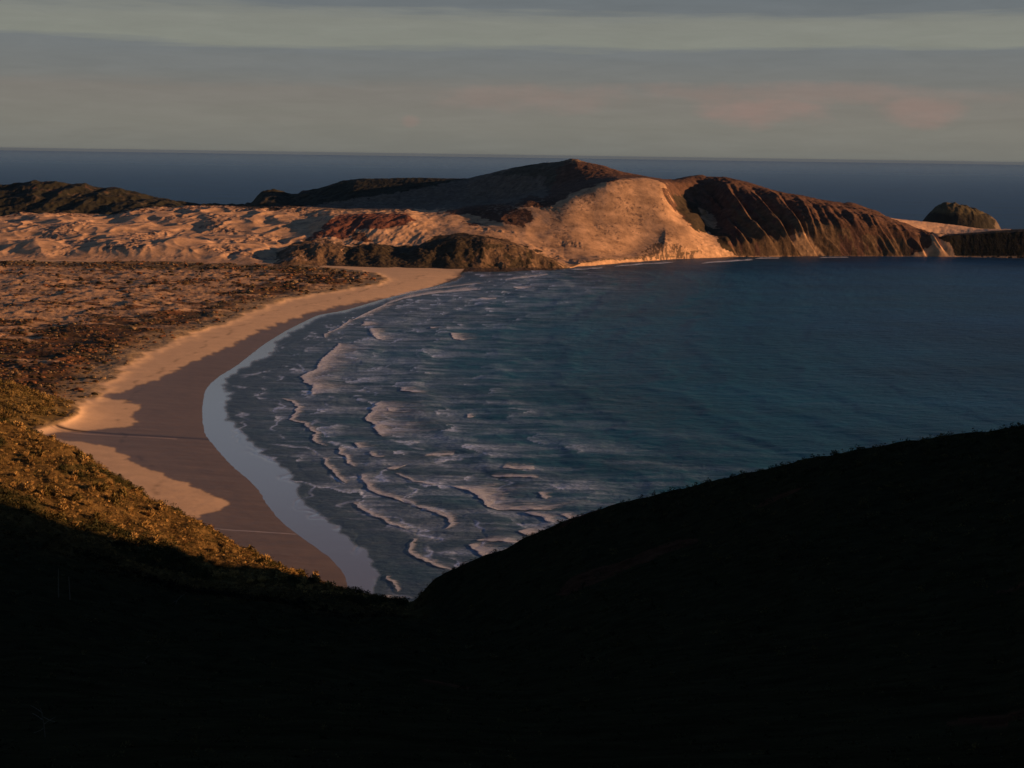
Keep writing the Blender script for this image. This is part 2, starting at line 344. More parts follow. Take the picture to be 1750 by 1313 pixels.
# colours
uu, vv = proj(Xh, Yh, Zh)
wu = uu+fbm(Xh/22, Yh/22, 4, 221)*16; wv = vv+fbm(Xh/22+5, Yh/26+Zh/20, 4, 222)*7
SAND = np.array([.60, .37, .205]); DKG = np.array([.035, .032, .016]); BRN = np.array([.135, .072, .042]); RED = np.array([.21, .085, .05]); TAN = np.array([.22, .14, .075]); OLV = np.array([.085, .062, .032]); GREY = np.array([.17, .125, .085])
C = np.zeros(Xh.shape+(3,))+SAND
C[(T > 5.25)] = DKG
nn = fbm(Xh/30, Yh/40, 4, 231, .6); nf = fbm(Xh/7, Yh/9+Zh/7, 4, 232, .6)
def paint(poly, col, amt=1.0, v=.35):
    m = inpoly(wu, wv, poly)
    C[m] = C[m]*(1-amt)+(col*(1+v*nf[m][:, None]*2))*amt
m = (T > 5.25) & (nn > .25); C[m] = OLV
m = (T > 5.25) & (nn > .30) & (vv < 330); C[m] = BRN*.8
# back slope right of centre, bowl and flank shade painted into the colours
paint([(500, 356), (640, 336), (760, 314), (850, 292), (925, 280), (975, 270), (975, 330), (940, 350), (800, 356), (600, 362)], GREY)
paint([(840, 300), (900, 283), (975, 268), (985, 300), (960, 335), (935, 330), (930, 300)], DKG*1.6, .6)
paint([(380, 352), (480, 350), (560, 322), (600, 300), (690, 298), (790, 304), (760, 314), (690, 325), (600, 340), (520, 352), (470, 360)], DKG)
paint([(955, 290), (978, 262), (1050, 280), (1160, 303), (1150, 318), (1100, 303), (1045, 308), (1000, 324), (975, 331), (950, 347), (935, 338)], BRN*.95)
paint([(972, 265), (1000, 270), (1002, 279), (972, 276)], TAN)
# mounds
paint([(527, 408), (560, 380), (578, 367), (640, 364), (700, 364), (708, 378), (675, 390), (606, 392), (590, 410), (565, 404), (530, 418)], RED*.9)
paint([(588, 392), (610, 396), (640, 415), (610, 412)], BRN)
paint([(743, 363), (805, 352), (850, 348), (911, 362), (915, 372), (894, 390), (866, 383), (811, 370)], BRN)
paint([(880, 352), (905, 333), (957, 345), (930, 356)], BRN*.9)
paint([(790, 378), (840, 388), (800, 384)], BRN)
paint([(468, 456), (476, 430), (500, 416), (540, 408), (585, 415), (590, 470), (470, 470)], TAN*.72)
paint([(585, 470), (588, 420), (640, 416), (700, 422), (740, 407), (780, 398), (830, 402), (870, 413), (910, 426), (945, 442), (985, 470), (960, 480)], OLV*.75)
m = inpoly(wu, wv, [(800, 470), (790, 440), (830, 408), (870, 413), (910, 426), (945, 442), (985, 470), (800, 480)]) & (nn > -.1); C[m] = TAN[None, :]*.75*(1+.7*nf[m][:, None])  # sunlit right end of the bluff painted tan against its darker side
m = inpoly(uu, vv+nf*4, [(700, 458), (985, 458), (985, 480), (700, 480)]) & (T < 2.2); C[m] = np.array([.055, .04, .03])
m = dunes > .3
scr = m & (nf+.5*rough_d > .42) & (T < 5.1); C[scr] = np.array([.34, .22, .145])*(1+.6*nf[scr][:, None])
scr = m & (nf+.5*rough_d > .72); C[scr] = np.array([.17, .10, .06])
m = (T < 5.3) & (T > 4.7) & (U0 < 520) & (nf > .08); C[m] = BRN
C *= np.where((sandface > .2) & (T < 5.2), .84+.5*fbm((Xh+.5*Zh)/60, Yh/50+Zh/30, 5, 265, .65), 1.0)[..., None]
# cove strip and sand face tufts
tf = (sandface > .4) & (nf+.5*fbm(Xh/50, Yh/60, 2, 251) > .33) & (T > 1.9); C[tf] = np.array([.25, .16, .10])
m = (sandface > .3) & (T > 1.75) & (T < 2.25) & (nf > .0); C[m] = np.array([.2, .135, .07])
# cliffs
paint([(1135, 322), (1150, 300), (1200, 290), (1300, 305), (1450, 335), (1540, 372), (1600, 398), (1592, 450), (1258, 450), (1235, 425), (1212, 402), (1170, 380), (1148, 350)], BRN*.9)
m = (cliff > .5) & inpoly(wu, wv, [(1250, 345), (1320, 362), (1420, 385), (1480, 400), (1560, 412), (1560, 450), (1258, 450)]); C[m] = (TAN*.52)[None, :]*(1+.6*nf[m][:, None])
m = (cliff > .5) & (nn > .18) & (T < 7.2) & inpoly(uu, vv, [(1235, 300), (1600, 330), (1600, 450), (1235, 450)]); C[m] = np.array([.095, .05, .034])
m = (cliff > .5) & (nf > .45); C[m] = TAN*.9
paint([(1144, 328), (1193, 345), (1215, 375), (1240, 400), (1258, 438), (1215, 415), (1185, 390), (1160, 360)], OLV*.6)
paint([(1192, 355), (1220, 372), (1226, 392), (1205, 385)], SAND*.6)
paint([(1188, 396), (1212, 398), (1262, 441), (1205, 441)], SAND)
m = inpoly(wu, wv, [(1095, 428), (1126, 413), (1157, 416), (1190, 431), (1200, 444), (1100, 444)]) & (fbm(Xh/4, Yh/9, 3, 263)+.5*nn > .02); C[m] = np.array([.17, .11, .065])
paint([(1348, 405), (1375, 398), (1412, 437), (1365, 438)], TAN*1.5)
paint([(1596, 392), (1606, 400), (1645, 446), (1540, 446), (1590, 420)], SAND*.85, v=.1)
paint([(1608, 404), (1625, 396), (2600, 350), (2600, 470), (1645, 450)], DKG*.55)  # shade from land farther right is put into this hill's colour
m = (T > 7.05) & (U0 > 1500) & (U0 < 1720); C[m] = SAND*1.1
m = (vv > 437.5) & (T < 1.8) & (U0 > 1240) & (nf > -.1) & (T > .8); C[m] = SAND*.7
C = np.clip(C, .01, .9)
V = np.stack([Xh, Yh, Zh], -1).reshape(-1, 3); Cf = C.reshape(-1, 3); Tf = T.ravel(); Uf = U0.ravel()
ff = gridfaces(*Xh.shape)
Fu = Uf[ff[:, 0]]; Ft = Tf[ff[:, 0]]
sel_back = (Ft >= 5.25) & (Fu < 950)
sel_bluff = (Ft < 3) & (Fu > 470) & (Fu < 985) & ~sel_back
sel_dune = (Fu < 950) & ~sel_bluff & ~sel_back
sel_sand = (Fu >= 950) & (Fu < 1150) & ~sel_bluff
sel_cliff = (Fu >= 1150) & (Fu < 1600)
sel_r = Fu >= 1600
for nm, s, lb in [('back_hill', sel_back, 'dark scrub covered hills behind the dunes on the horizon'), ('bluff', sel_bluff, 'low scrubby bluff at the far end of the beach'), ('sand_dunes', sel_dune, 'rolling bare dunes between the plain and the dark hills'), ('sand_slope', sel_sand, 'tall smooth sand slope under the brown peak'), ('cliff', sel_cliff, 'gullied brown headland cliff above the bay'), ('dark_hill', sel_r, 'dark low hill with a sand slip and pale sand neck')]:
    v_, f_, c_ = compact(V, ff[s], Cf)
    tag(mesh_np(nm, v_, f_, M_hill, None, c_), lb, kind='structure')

# ------------------------------------------------------------------ ISLET
sil = np.array([(1566, 396), (1573, 386), (1582, 374), (1592, 362), (1603, 352), (1613, 346.5), (1628, 346), (1645, 350), (1665, 356), (1685, 365), (1697, 373), (1704, 382), (1709, 392), (1711, 398)], float)
q = atY(sil[:, 0], sil[:, 1], 3400.)
n = 140; tx = np.linspace(q[0, 0], q[-1, 0], n); pz = np.interp(tx, q[:, 0], q[:, 2])
mz = 60; ty = np.linspace(-1, 1, mz)
XX, TY = np.meshgrid(tx, ty); PZ = np.broadcast_to(pz, XX.shape)
half = 75*np.sqrt(np.clip(1-((XX-tx.mean())/((tx[-1]-tx[0])/2))**2, .02, 1))
YY = 3400+TY*half
ZZ = (PZ+8)*np.clip(1-np.abs(TY)**2.4, 0, 1)-8
ZZ += (2.5*fbm(XX/12, YY/12, 4, 301)+3*(ridged(XX/22, YY/40, 2, 302)-.6))*np.clip(1-np.abs(TY)**4, 0, 1)
nn_ = fbm(XX/16, YY/16, 3, 303)[..., None]
cc = np.where(ZZ[..., None] > 38+10*nn_, np.array([.10, .08, .038]), np.array([.04, .034, .02]))
cc = np.where((XX[..., None] > tx[-1]-30+20*nn_), np.array([.16, .12, .08]), cc)  # dark low scrub; sunlit crown and right edge painted lighter
o = mesh_np('islet', np.stack([XX, YY, ZZ], -1).reshape(-1, 3), gridfaces(mz, n), M_hill, None, cc.reshape(-1, 3))
tag(o, 'small domed rocky islet rising from the sea behind the sand neck', 'islet')

# ------------------------------------------------------------------ NEAR HILLS
un = np.r_[np.linspace(-1500, -30, 120)[:-1], np.linspace(-30, 1780, 1000), np.linspace(1780, 4200, 160)[1:]]
can = (un-CU)/F
def nline(pts, smooth=6):
    pts = np.array(pts, float); q = atY(pts[:, 0], pts[:, 1], pts[:, 2]); a = q[:, 0]/q[:, 1]
    y = np.interp(can, a, q[:, 1]); z = np.interp(can, a, q[:, 2]); k = np.ones(5)/5
    for _ in range(smooth):
        y = np.convolve(np.pad(y, 2, 'edge'), k, 'valid'); z = np.convolve(np.pad(z, 2, 'edge'), k, 'valid')
    return y, z
S0 = (np.full_like(can, 3.), H-1.9+12*sm(1900, 4200, un))  # unseen ground past the right edge rises, shaped to shade the near slopes
S1 = nline([(-1500, 1400, 16), (0, 1400, 16), (900, 1400, 16), (1750, 1400, 16), (2300, 1200, 16), (3200, 600, 14), (4200, 300, 14)])
S2 = nline([(-1500, 1180, 80), (0, 1180, 90), (500, 1190, 90), (900, 1215, 90), (1300, 1180, 90), (1750, 1150, 80), (2300, 950, 70), (4200, 420, 60)])
S3 = nline([(-1500, 1000, 250), (0, 990, 260), (300, 1045, 260), (590, 1085, 260), (800, 1100, 260), (1100, 1010, 240), (1400, 950, 220), (1750, 905, 200), (2300, 720, 180), (4200, 330, 150)])
S4 = nline([(-1500, 850, 420), (-300, 820, 430), (0, 835, 430), (60, 862, 425), (200, 925, 415), (300, 962, 410), (400, 990, 410), (500, 1008, 415), (590, 1025, 420), (705, 1045, 400), (800, 1000, 385), (1000, 915, 360), (1400, 820, 320), (1750, 770, 290), (2300, 620, 310), (3000, 430, 300), (4200, 260, 270)])
S5 = nline([(-1500, 640, 560), (-300, 690, 560), (0, 722, 545), (60, 741, 540), (120, 764, 530), (200, 818, 510), (260, 858, 500), (330, 890, 490), (400, 934, 482), (470, 964, 475), (530, 990, 470), (590, 1011, 465), (640, 1021, 455), (705, 1033, 440), (740, 992, 435), (800, 961, 428), (860, 940, 422), (940, 901, 412), (1000, 880, 402), (1060, 861, 392), (1200, 826, 372), (1400, 781, 350), (1550, 755, 335), (1750, 728, 325), (2200, 610, 362), (2600, 500, 362), (3000, 400, 360), (4200, 230, 340)], smooth=3)
S6 = (S5[0]+40, S5[1]-14)
S7 = (S5[0]+130, np.full_like(can, -6.))
S7[0][:] = np.where(un < 600, S5[0]+np.clip((S5[1]-0)*2.6, 30, 140), S5[0]+np.clip(S5[1]*np.interp(un, [1750, 2200], [1.9, .9]), 40, 400))
S6 = (S5[0]+.3*(S7[0]-S5[0]), S5[1]-.22*(S5[1]+6))
L = [S0, S1, S2, S3, S4, S5, S6, S7]; nr = [6, 30, 60, 90, 110, 14, 30]
Yk = np.array([l[0] for l in L]); Zk = np.array([l[1] for l in L])
h = np.diff(Yk, axis=0); dl = np.diff(Zk, axis=0)/h; mm = np.zeros_like(Zk)
for k in range(1, len(L)-1): mm[k] = (dl[k-1]*h[k]+dl[k]*h[k-1])/(h[k]+h[k-1])
mm[0] = dl[0]; mm[-1] = dl[-1]
ry, rz, rT = [], [], []
for k in range(len(L)-1):
    for s in np.linspace(0, 1, nr[k], endpoint=False):
        h00 = 2*s**3-3*s**2+1; h10 = s**3-2*s**2+s; h01 = -2*s**3+3*s**2; h11 = s**3-s**2
        ry.append(Yk[k]+s*h[k]); rz.append(h00*Zk[k]+h10*h[k]*mm[k]+h01*Zk[k+1]+h11*h[k]*mm[k+1]); rT.append(k+s)
ry.append(Yk[-1]); rz.append(Zk[-1]); rT.append(len(L)-1)
Yn = np.array(ry); Zn = np.array(rz); Tn = np.array(rT)[:, None]+0*Yn; Xn = can[None, :]*Yn
Un = un[None, :]+0*Yn
amp = sm(30, 200, Yn)
left = sm(760, 640, Un)
Zn += amp*(1.0*fbm(Xn/9, Yn/9, 4, 401)+(2.5*left+1.2)*fbm(Xn/38, Yn/38, 3, 402)*sm(5.05, 4.6, Tn)+left*2.0*(ridged((Xn+Yn*.3)/22, Yn/30, 2, 403)-.5)*sm(3.6, 4.1, Tn)*sm(5.0, 4.7, Tn))
nzn = fbm(Xn/12, Yn/12, 4, 411, .6); nzm = fbm(Xn/40, Yn/40, 3, 412)
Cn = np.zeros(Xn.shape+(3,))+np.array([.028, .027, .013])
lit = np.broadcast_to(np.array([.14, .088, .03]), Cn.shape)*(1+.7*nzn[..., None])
lw = (left*sm(3.3, 4.3, Tn+.3*nzn))[..., None]; Cn = Cn*(1-lw)+lit*lw  # sunlit far edge and shaded rest put into the ground colour
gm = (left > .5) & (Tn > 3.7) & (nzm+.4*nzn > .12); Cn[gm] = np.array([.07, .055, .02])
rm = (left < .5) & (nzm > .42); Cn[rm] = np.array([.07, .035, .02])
Cn = np.clip(Cn, .004, 1)
V = np.stack([Xn, Yn, Zn], -1).reshape(-1, 3); ff = gridfaces(*Xn.shape)
split = (np.interp(Tn.ravel(), [0, 1, 2, 5, 7], [1100, 1020, 850, 703, 703]))
Lm = Un.ravel() < split
fl = ff[Lm[ff[:, 0]]]; fr = ff[~Lm[ff[:, 0]]]
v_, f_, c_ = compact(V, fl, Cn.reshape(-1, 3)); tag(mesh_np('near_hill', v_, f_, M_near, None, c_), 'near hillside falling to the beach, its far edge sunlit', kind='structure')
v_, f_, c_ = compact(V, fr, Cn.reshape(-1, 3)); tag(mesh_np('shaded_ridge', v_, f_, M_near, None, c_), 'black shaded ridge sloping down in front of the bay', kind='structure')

# ------------------------------------------------------------------ SCRUB
def tuft_verts(kind, nleaf, rg):
    """one bush of many small leaf triangles spread through an uneven dome, unit size"""
    V = []; K = []
    nc = {'round': 7, 'spiky': 5, 'flat': 8}[kind]
    cen = rg.normal(0, .28, (nc, 3)); cen[:, 2] = np.abs(cen[:, 2])*.8+.25
    if kind == 'flat': cen[:, :2] *= 1.6; cen[:, 2] *= .5
    for i in range(nleaf):
        cidx = rg.integers(nc); d = rg.normal(0, 1, 3); d /= np.linalg.norm(d)
        if kind == 'spiky': d[2] = abs(d[2])+.9; d /= np.linalg.norm(d)
        r = (.12+.2*rg.random()) if kind != 'spiky' else .1
        p = cen[cidx]*(1 if kind != 'spiky' else np.array([.7, .7, .4]))+d*r
        L_ = .16+.1*rg.random(); L_ = L_*(2.2 if kind == 'spiky' else 1)
        w = (.11 if kind != 'spiky' else .05)
        t = np.cross(d, rg.normal(0, 1, 3)); t /= np.linalg.norm(t)+1e-6
        V += [p-t*w, p+t*w, p+d*L_+rg.normal(0, .03, 3)]
        K.append(rg.random())
    V = np.array(V); V[:, 2] -= max(0, V[:, 2].min())
    return V, np.array(K)
rg = np.random.default_rng(5)
protos = {k: [tuft_verts(k, n, rg) for _ in range(4)] for k, n in (('round', 110), ('spiky', 60), ('flat', 80))}
small = {k: [tuft_verts(k, n, rg) for _ in range(4)] for k, n in (('round', 34), ('spiky', 22), ('flat', 26))}
def scatter_mesh(name, pts, sizes, kinds, basecol, lib, asp=None, jit=.35):
    Vs, Cs = [], []
    for i, (p, s, kd, bc) in enumerate(zip(pts, sizes, kinds, basecol)):
        v, k = lib[kd][rng.integers(4)]
        a = rng.random()*6.283; ca_, sa = math.cos(a), math.sin(a)
        q = np.empty_like(v); q[:, 0] = (v[:, 0]*ca_-v[:, 1]*sa)*s; q[:, 1] = (v[:, 0]*sa+v[:, 1]*ca_)*s; q[:, 2] = v[:, 2]*s*(asp[i] if asp is not None else 1)
        Vs.append(q+p); f = (1-jit+2*jit*k)[:, None]*np.array(bc); Cs.append(np.repeat(f, 3, 0))
    V_ = np.concatenate(Vs); C_ = np.concatenate(Cs)
    return mesh_np(name, V_, np.arange(len(V_)).reshape(-1, 3), M_leaf, None, np.clip(C_, .004, 1), smooth=False, tri=True)
def nearP(n, umin, umax, tmin, tmax, prob=None):
    ri = np.searchsorted(Tn[:, 0], rng.uniform(tmin, tmax, n)); ci = np.searchsorted(un, rng.uniform(umin, umax, n))
    ri = np.clip(ri, 0, Tn.shape[0]-1); ci = np.clip(ci, 0, len(un)-1)
    return ri, ci
STRAW = np.array([.42, .27, .09]); OLIVE = np.array([.125, .092, .028]); DKGR = np.array([.035, .035, .012]); RUST = np.array([.17, .095, .03])
# continuous cover on the sunlit part of the near hill
ri, ci = nearP(14000, -60, 690, 3.3, 5.12)
keep_ = rng.random(len(ri)) < sm(3.2, 3.9, Tn[ri, 0]); ri, ci = ri[keep_], ci[keep_]
pp = np.stack([Xn[ri, ci], Yn[ri, ci], Zn[ri, ci]-.15], 1)+rng.normal(0, .5, (len(ri), 3))*[1, 1, 0]
nz = nzm[ri, ci]+.4*nzn[ri, ci]; rr = rng.random(len(ri))
kinds, bc, sz = [], [], []
for a, r in zip(nz, rr):
    if a > .2: kinds.append('round' if r < .8 else 'flat'); bc.append(DKGR*(1+1.2*r) if r < .7 else OLIVE); sz.append(1.0+1.3*rng.random())
    elif r < .45: kinds.append('spiky'); bc.append(STRAW*(.7+.9*rng.random())); sz.append(.65+1.2*rng.random()**2)
    elif r < .75: kinds.append('round'); bc.append(OLIVE*(.6+.8*rng.random())); sz.append(.6+.9*rng.random())
    else: kinds.append('flat'); bc.append(RUST*(.5+.7*rng.random())); sz.append(.6+.9*rng.random())
bc = [b_*(.2+.8*w_) for b_, w_ in zip(bc, sm(3.5, 4.2, Tn[ri, 0]))]  # leaf colours dimmed where the slope falls into shade
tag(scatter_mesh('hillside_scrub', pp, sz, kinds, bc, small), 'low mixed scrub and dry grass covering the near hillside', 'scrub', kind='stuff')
# scrub in the shade, leaf colours darkened to carry that shade
ri, ci = nearP(5200, -60, 1800, 1.2, 5.06)
m = ~((un[ci] < 700) & (Tn[ri, 0] > 3.9)); ri, ci = ri[m], ci[m]
pp = np.stack([Xn[ri, ci], Yn[ri, ci], Zn[ri, ci]-.15], 1)
sz = np.clip(Yn[ri, ci]/220, .3, 1.1)*(.7+.7*rng.random(len(ri)))
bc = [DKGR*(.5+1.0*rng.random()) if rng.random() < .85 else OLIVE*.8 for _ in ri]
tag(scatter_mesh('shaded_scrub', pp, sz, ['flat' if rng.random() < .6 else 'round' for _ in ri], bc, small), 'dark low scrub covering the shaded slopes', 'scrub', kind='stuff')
# ridge line fringe of right ridge
# plain scrub
n = 80000
a = rng.uniform(cols_a[0]+.1, (690-CU)/F, n); y = 1/np.sqrt(rng.uniform(1/1990.**2, 1/690.**2, n)); y = np.where(rng.random(n) < .5, rng.uniform(690, 1960, n), y); x = a*y
z, vd, cp, knv = shoreZ(x, y)
clus = fbm(x/42, y/15, 4, 85, .6)
dark = (1-np.clip(cp[:, 0]/.36, 0, 1))*sm(-.12, .22, clus)*1.3
ok = (vd > 3) & ((rng.random(n) < dark*.95+.05) | (knv > .3))
x, y, z, vd, cp, knv = [q_[ok] for q_ in (x, y, z, vd, cp, knv)]
def lump_mesh(name, x, y, z, s, hgt, colr):
    # faceted low hummocks: jittered 6 sided two-ring domes
    n = len(x); k = 6; an = np.arange(k)*2*math.pi/k
    V = np.zeros((n, 2*k+1, 3))
    for j, (rr_, hh) in enumerate(((1.0, -.2), (.72, .72))):
        jr = rng.uniform(.7, 1.3, (n, k)); V[:, j*k:(j+1)*k, 0] = x[:, None]+np.cos(an+j*.5)*s[:, None]*rr_*jr*1.7
        V[:, j*k:(j+1)*k, 1] = y[:, None]+np.sin(an+j*.5)*s[:, None]*rr_*jr*.9; V[:, j*k:(j+1)*k, 2] = z[:, None]+hgt[:, None]*hh*rng.uniform(.7, 1.3, (n, k))
    V[:, 2*k, 0] = x; V[:, 2*k, 1] = y; V[:, 2*k, 2] = z+hgt
    f = []
    for i in range(k):
        j = (i+1) % k; f += [(i, j, k+i), (j, k+j, k+i), (k+i, k+j, 2*k)]
    f = np.array(f)[None]+(np.arange(n)*(2*k+1))[:, None, None]
    cc = np.repeat(colr[:, None, :], 2*k+1, 1)*rng.uniform(.7, 1.3, (n, 2*k+1, 1))
    return mesh_np(name, V.reshape(-1, 3), f.reshape(-1, 3), M_leaf, None, np.clip(cc.reshape(-1, 3), .01, 1), smooth=False, tri=True)
pal = np.array([[.13, .078, .034], [.20, .09, .04], [.045, .036, .017], [.24, .16, .08], [.085, .05, .024]])
pi_ = np.clip((fbm(x/40, y/30, 3, 86)*6+2.2+rng.normal(0, .9, len(x))).astype(int), 0, 4); colr = pal[pi_]
colr = np.where(knv[:, None] > .1, np.array([.15, .10, .032])*rng.uniform(.35, 1.5, (len(x), 1)), colr)
s = rng.uniform(.4, .85, len(x))*(1+1.4*rng.random(len(x))**3)*(1+.5*(y > 1500)); hg = s*rng.uniform(.5, 1.2, len(x))*(1+.5*(knv > .1))
kk = knv > .08
kp_ = np.stack([x, y, z-.2], 1)[kk]; kp_ = kp_[rng.random(len(kp_)) < .75]
tag(scatter_mesh('knoll_scrub', kp_, rng.uniform(1.5, 3.6, len(kp_)), ['round' if rng.random() < .65 else 'spiky' for _ in kp_], [(OLIVE*(.5+rng.random()) if rng.random() < .6 else STRAW*(.4+.5*rng.random())) for _ in kp_], small), 'dense olive and gold scrub on the knoll above the inner beach', 'scrub', kind='stuff')
x, y, z, s, hg, colr = [q_[~kk] for q_ in (x, y, z, s, hg, colr)]
tag(lump_mesh('plain_scrub', x, y, z, s, hg, colr), 'brown and rust coloured scrub dotted over the dune plain', 'scrub', kind='stuff')

# ------------------------------------------------------------------ individual pale shrubs
def mk_shrub(kind, colr, n=170):
    v, k = tuft_verts(kind, n, rg)
    f = (.65+.7*k)[:, None]*colr
    return v, np.repeat(f, 3, 0)
def shrub_thing(lib_i, label, cat, group):
    e = bpy.data.objects.new('shrub', None); COL.objects.link(e); e.empty_display_size = .3
    tag(e, label, cat, group); return e
shr = []
for kd, cl in (('spiky', STRAW*1.25), ('round', STRAW*1.0), ('spiky', STRAW*.9), ('round', OLIVE*1.3)):
    v, cc = mk_shrub(kd, cl)
    shr.append(mesh_np('shrub', v, np.arange(len(v)).reshape(-1, 3), M_leaf, None, np.clip(cc, .01, 1), smooth=False, tri=True, link=False))
cnt = 0
while cnt < 150:
    ri, ci = nearP(1, 0, 560, 3.95, 5.0); ri, ci = ri[0], ci[0]
    o = shr[cnt % 4].copy() if cnt > 3 else shr[cnt]
    COL.objects.link(o)
    s = 1.7+1.6*random.random()
    o.location = (Xn[ri, ci], Yn[ri, ci], Zn[ri, ci]-.1); o.scale = (s, s, s*1.15); o.rotation_euler = (0, 0, random.random()*6.28)
    tag(o, 'pale straw coloured shrub standing above the low scrub on the sunlit near hillside', 'shrub', 'pale shrubs on the sunlit hillside'); cnt += 1

# ------------------------------------------------------------------ SEA
us = np.r_[np.linspace(-3500, -100, 40)[:-1], np.linspace(-100, 1850, 1150), np.linspace(1850, 5000, 40)[1:]]
cs = (us-CU)/F
Ys = [430.]
while Ys[-1] < 2600: Ys.append(Ys[-1]+max(.9, Ys[-1]**2/160*.0006))
while Ys[-1] < 90000: Ys.append(Ys[-1]*1.04)
Ys = np.array(Ys); As, YG = np.meshgrid(cs, Ys); XG = As*YG
near = Ys < 2700
Dd = np.full(XG.shape, 2000.); Dd[near] = -inland(XG[near], YG[near])          # distance out to sea
us_, vs_ = proj(XG, YG, 0*XG)
FILM = [(470, 565), (470, 600), (457, 608), (414, 628), (385, 648), (376, 656), (395, 674), (384, 690), (391, 718), (428, 752), (451, 777), (495, 802), (512, 838), (510, 856), (530, 868), (552, 880), (576, 900), (598, 922), (625, 945), (645, 975), (640, 1000), (600, 1030), (500, 1050), (300, 900), (300, 640)]
fw_u = us_+fbm(XG/18, YG/12, 4, 501)*16; fw_v = vs_+fbm(XG/18+4, YG/12, 4, 502)*8
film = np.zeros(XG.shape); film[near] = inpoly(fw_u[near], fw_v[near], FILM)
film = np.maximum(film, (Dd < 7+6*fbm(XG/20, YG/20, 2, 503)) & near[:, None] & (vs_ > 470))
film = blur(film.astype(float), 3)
wob = 34*fbm(XG/75, YG/60, 3, 511)+9*fbm(XG/16, YG/16, 3, 512)
Dw = Dd+wob
shal = sm(200, 20, Dd+90*fbm(XG/90, YG/50, 4, 513))*near[:, None]
teal = sm(900, 150, Dd+200*fbm(XG/250, YG/250, 3, 514))
# thin swash lines
ph = Dw/30.0
fr_ = ph-np.floor(ph)
lines_f = np.exp(-((fr_-.5)/.04)**2)*sm(150, 90, Dd)*sm(8, 25, Dd)*sm(-.1, .25, fbm(XG/45, YG/30, 3, 521))
lines_d = np.exp(-((fr_-.44)/.035)**2)*sm(170, 90, Dd)*sm(6, 20, Dd)
wash = sm(.05, .45, fbm(XG/70, YG/16, 5, 531, .6)+.15)*sm(330, 120, Dd)*sm(20, 70, Dd)
far_lines = 0
stk = fbm(XG/40, YG/4.5, 4, 535, .65)
foam = np.clip(lines_f*.85+wash*.2, 0, 1)
for bi, (d0, wdt, amp_) in enumerate(((38, 14, .55), (70, 18, .6), (100, 20, .55), (138, 22, .42), (185, 24, .25))):
    dd_ = Dd+26*fbm(XG/60+bi*5, YG/45, 3, 560+bi)+7*fbm(XG/13, YG/13, 3, 570+bi)-d0
    gate = sm(-.02, .2, fbm(XG/48+bi*9, YG/34, 2, 580+bi))
    foam += np.where((dd_ > 0) & near[:, None], np.exp(-dd_/wdt)*(.35+.85*np.exp(-dd_/2.0)), 0)*gate*amp_*1.6*(1+2.2*stk)
foam += np.clip(.45*stk-.03, 0, .25)*sm(210, 60, Dd)*sm(10, 40, Dd)*near[:, None]
foam = np.clip(foam, 0, 1)
# drifting streaks in the open bay
foam += np.clip(.05*sm(.1, .6, fbm(XG/160+YG/200, YG/14, 4, 541, .6))*teal*sm(150, 300, Dd), 0, 1)
hgt = np.zeros_like(XG)
sw = np.sin((Dd+wob*.8)/9.5)+.5*np.sin((Dd*.9+XG*.25+wob)/5.3)
hgt += (1-film)*near[:, None]*(.32*sw*sm(20, 120, Dd)*sm(800, 200, Dd)+.36*fbm(XG/11, YG/6, 4, 551, .6)*sm(15, 60, Dd))
hgt += -.12*lines_d
hgt = np.where(Dd < 10, hgt*.2, hgt)
hgt += np.where(near[:, None], .03, 0)
M_sea, nt, bs = newmat('sea_water'); Lk = nt.links.new
geo = N(nt, 'ShaderNodeNewGeometry')
def attr(n): return N(nt, 'ShaderNodeAttribute', attribute_name=n).outputs['Fac']
def mixc(f, a, b):
    m = N(nt, 'ShaderNodeMix', data_type='RGBA'); 
    if isinstance(f, float): m.inputs[0].default_value = f
    else: Lk(f, m.inputs[0])
    for i, q_ in ((6, a), (7, b)):
        if isinstance(q_, tuple): m.inputs[i].default_value = q_+(1,)
        else: Lk(q_, m.inputs[i])
    return m.outputs[2]
def mixf(f, a, b):
    m = N(nt, 'ShaderNodeMapRange', inp={'To Min': a, 'To Max': b}); Lk(f, m.inputs['Value']); return m.outputs['Result']
mp = N(nt, 'ShaderNodeMapping', inp={'Scale': (.6, 1.0, 1)}); Lk(geo.outputs['Position'], mp.inputs['Vector'])
chop = N(nt, 'ShaderNodeTexNoise', inp={'Scale': .09, 'Detail': 9.0, 'Roughness': .62}); Lk(mp.outputs['Vector'], chop.inputs['Vector'])
gust = N(nt, 'ShaderNodeTexNoise', inp={'Scale': .006, 'Detail': 10.0, 'Roughness': .74}); Lk(mp.outputs['Vector'], gust.inputs['Vector'])
c0 = mixc(attr('teal'), (.003, .040, .104), (.003, .070, .110))
gf = N(nt, 'ShaderNodeMapRange', inp={'From Min': .35, 'From Max': .65, 'To Min': .6, 'To Max': 1.45}); Lk(gust.outputs['Fac'], gf.inputs['Value'])
vm = N(nt, 'ShaderNodeVectorMath', operation='SCALE'); Lk(c0, vm.inputs[0]); Lk(gf.outputs['Result'], vm.inputs['Scale'])
c1 = mixc(attr('shallow'), vm.outputs['Vector'], (.060, .100, .135))
c2 = mixc(attr('film'), c1, (.26, .28, .30))  # pale base paints in part of the sky sheen on the water film
fn = N(nt, 'ShaderNodeTexNoise', inp={'Scale': .5, 'Detail': 6.0, 'Roughness': .7}); Lk(geo.outputs['Position'], fn.inputs['Vector'])
fm = N(nt, 'ShaderNodeMapRange', inp={'From Min': .35, 'From Max': .65, 'To Min': .3, 'To Max': 1.7}); Lk(fn.outputs['Fac'], fm.inputs['Value'])
mu = N(nt, 'ShaderNodeMath', operation='MULTIPLY', use_clamp=True); Lk(attr('foam'), mu.inputs[0]); Lk(fm.outputs['Result'], mu.inputs[1])
c3 = mixc(mu.outputs[0], c2, (.60, .74, .95))
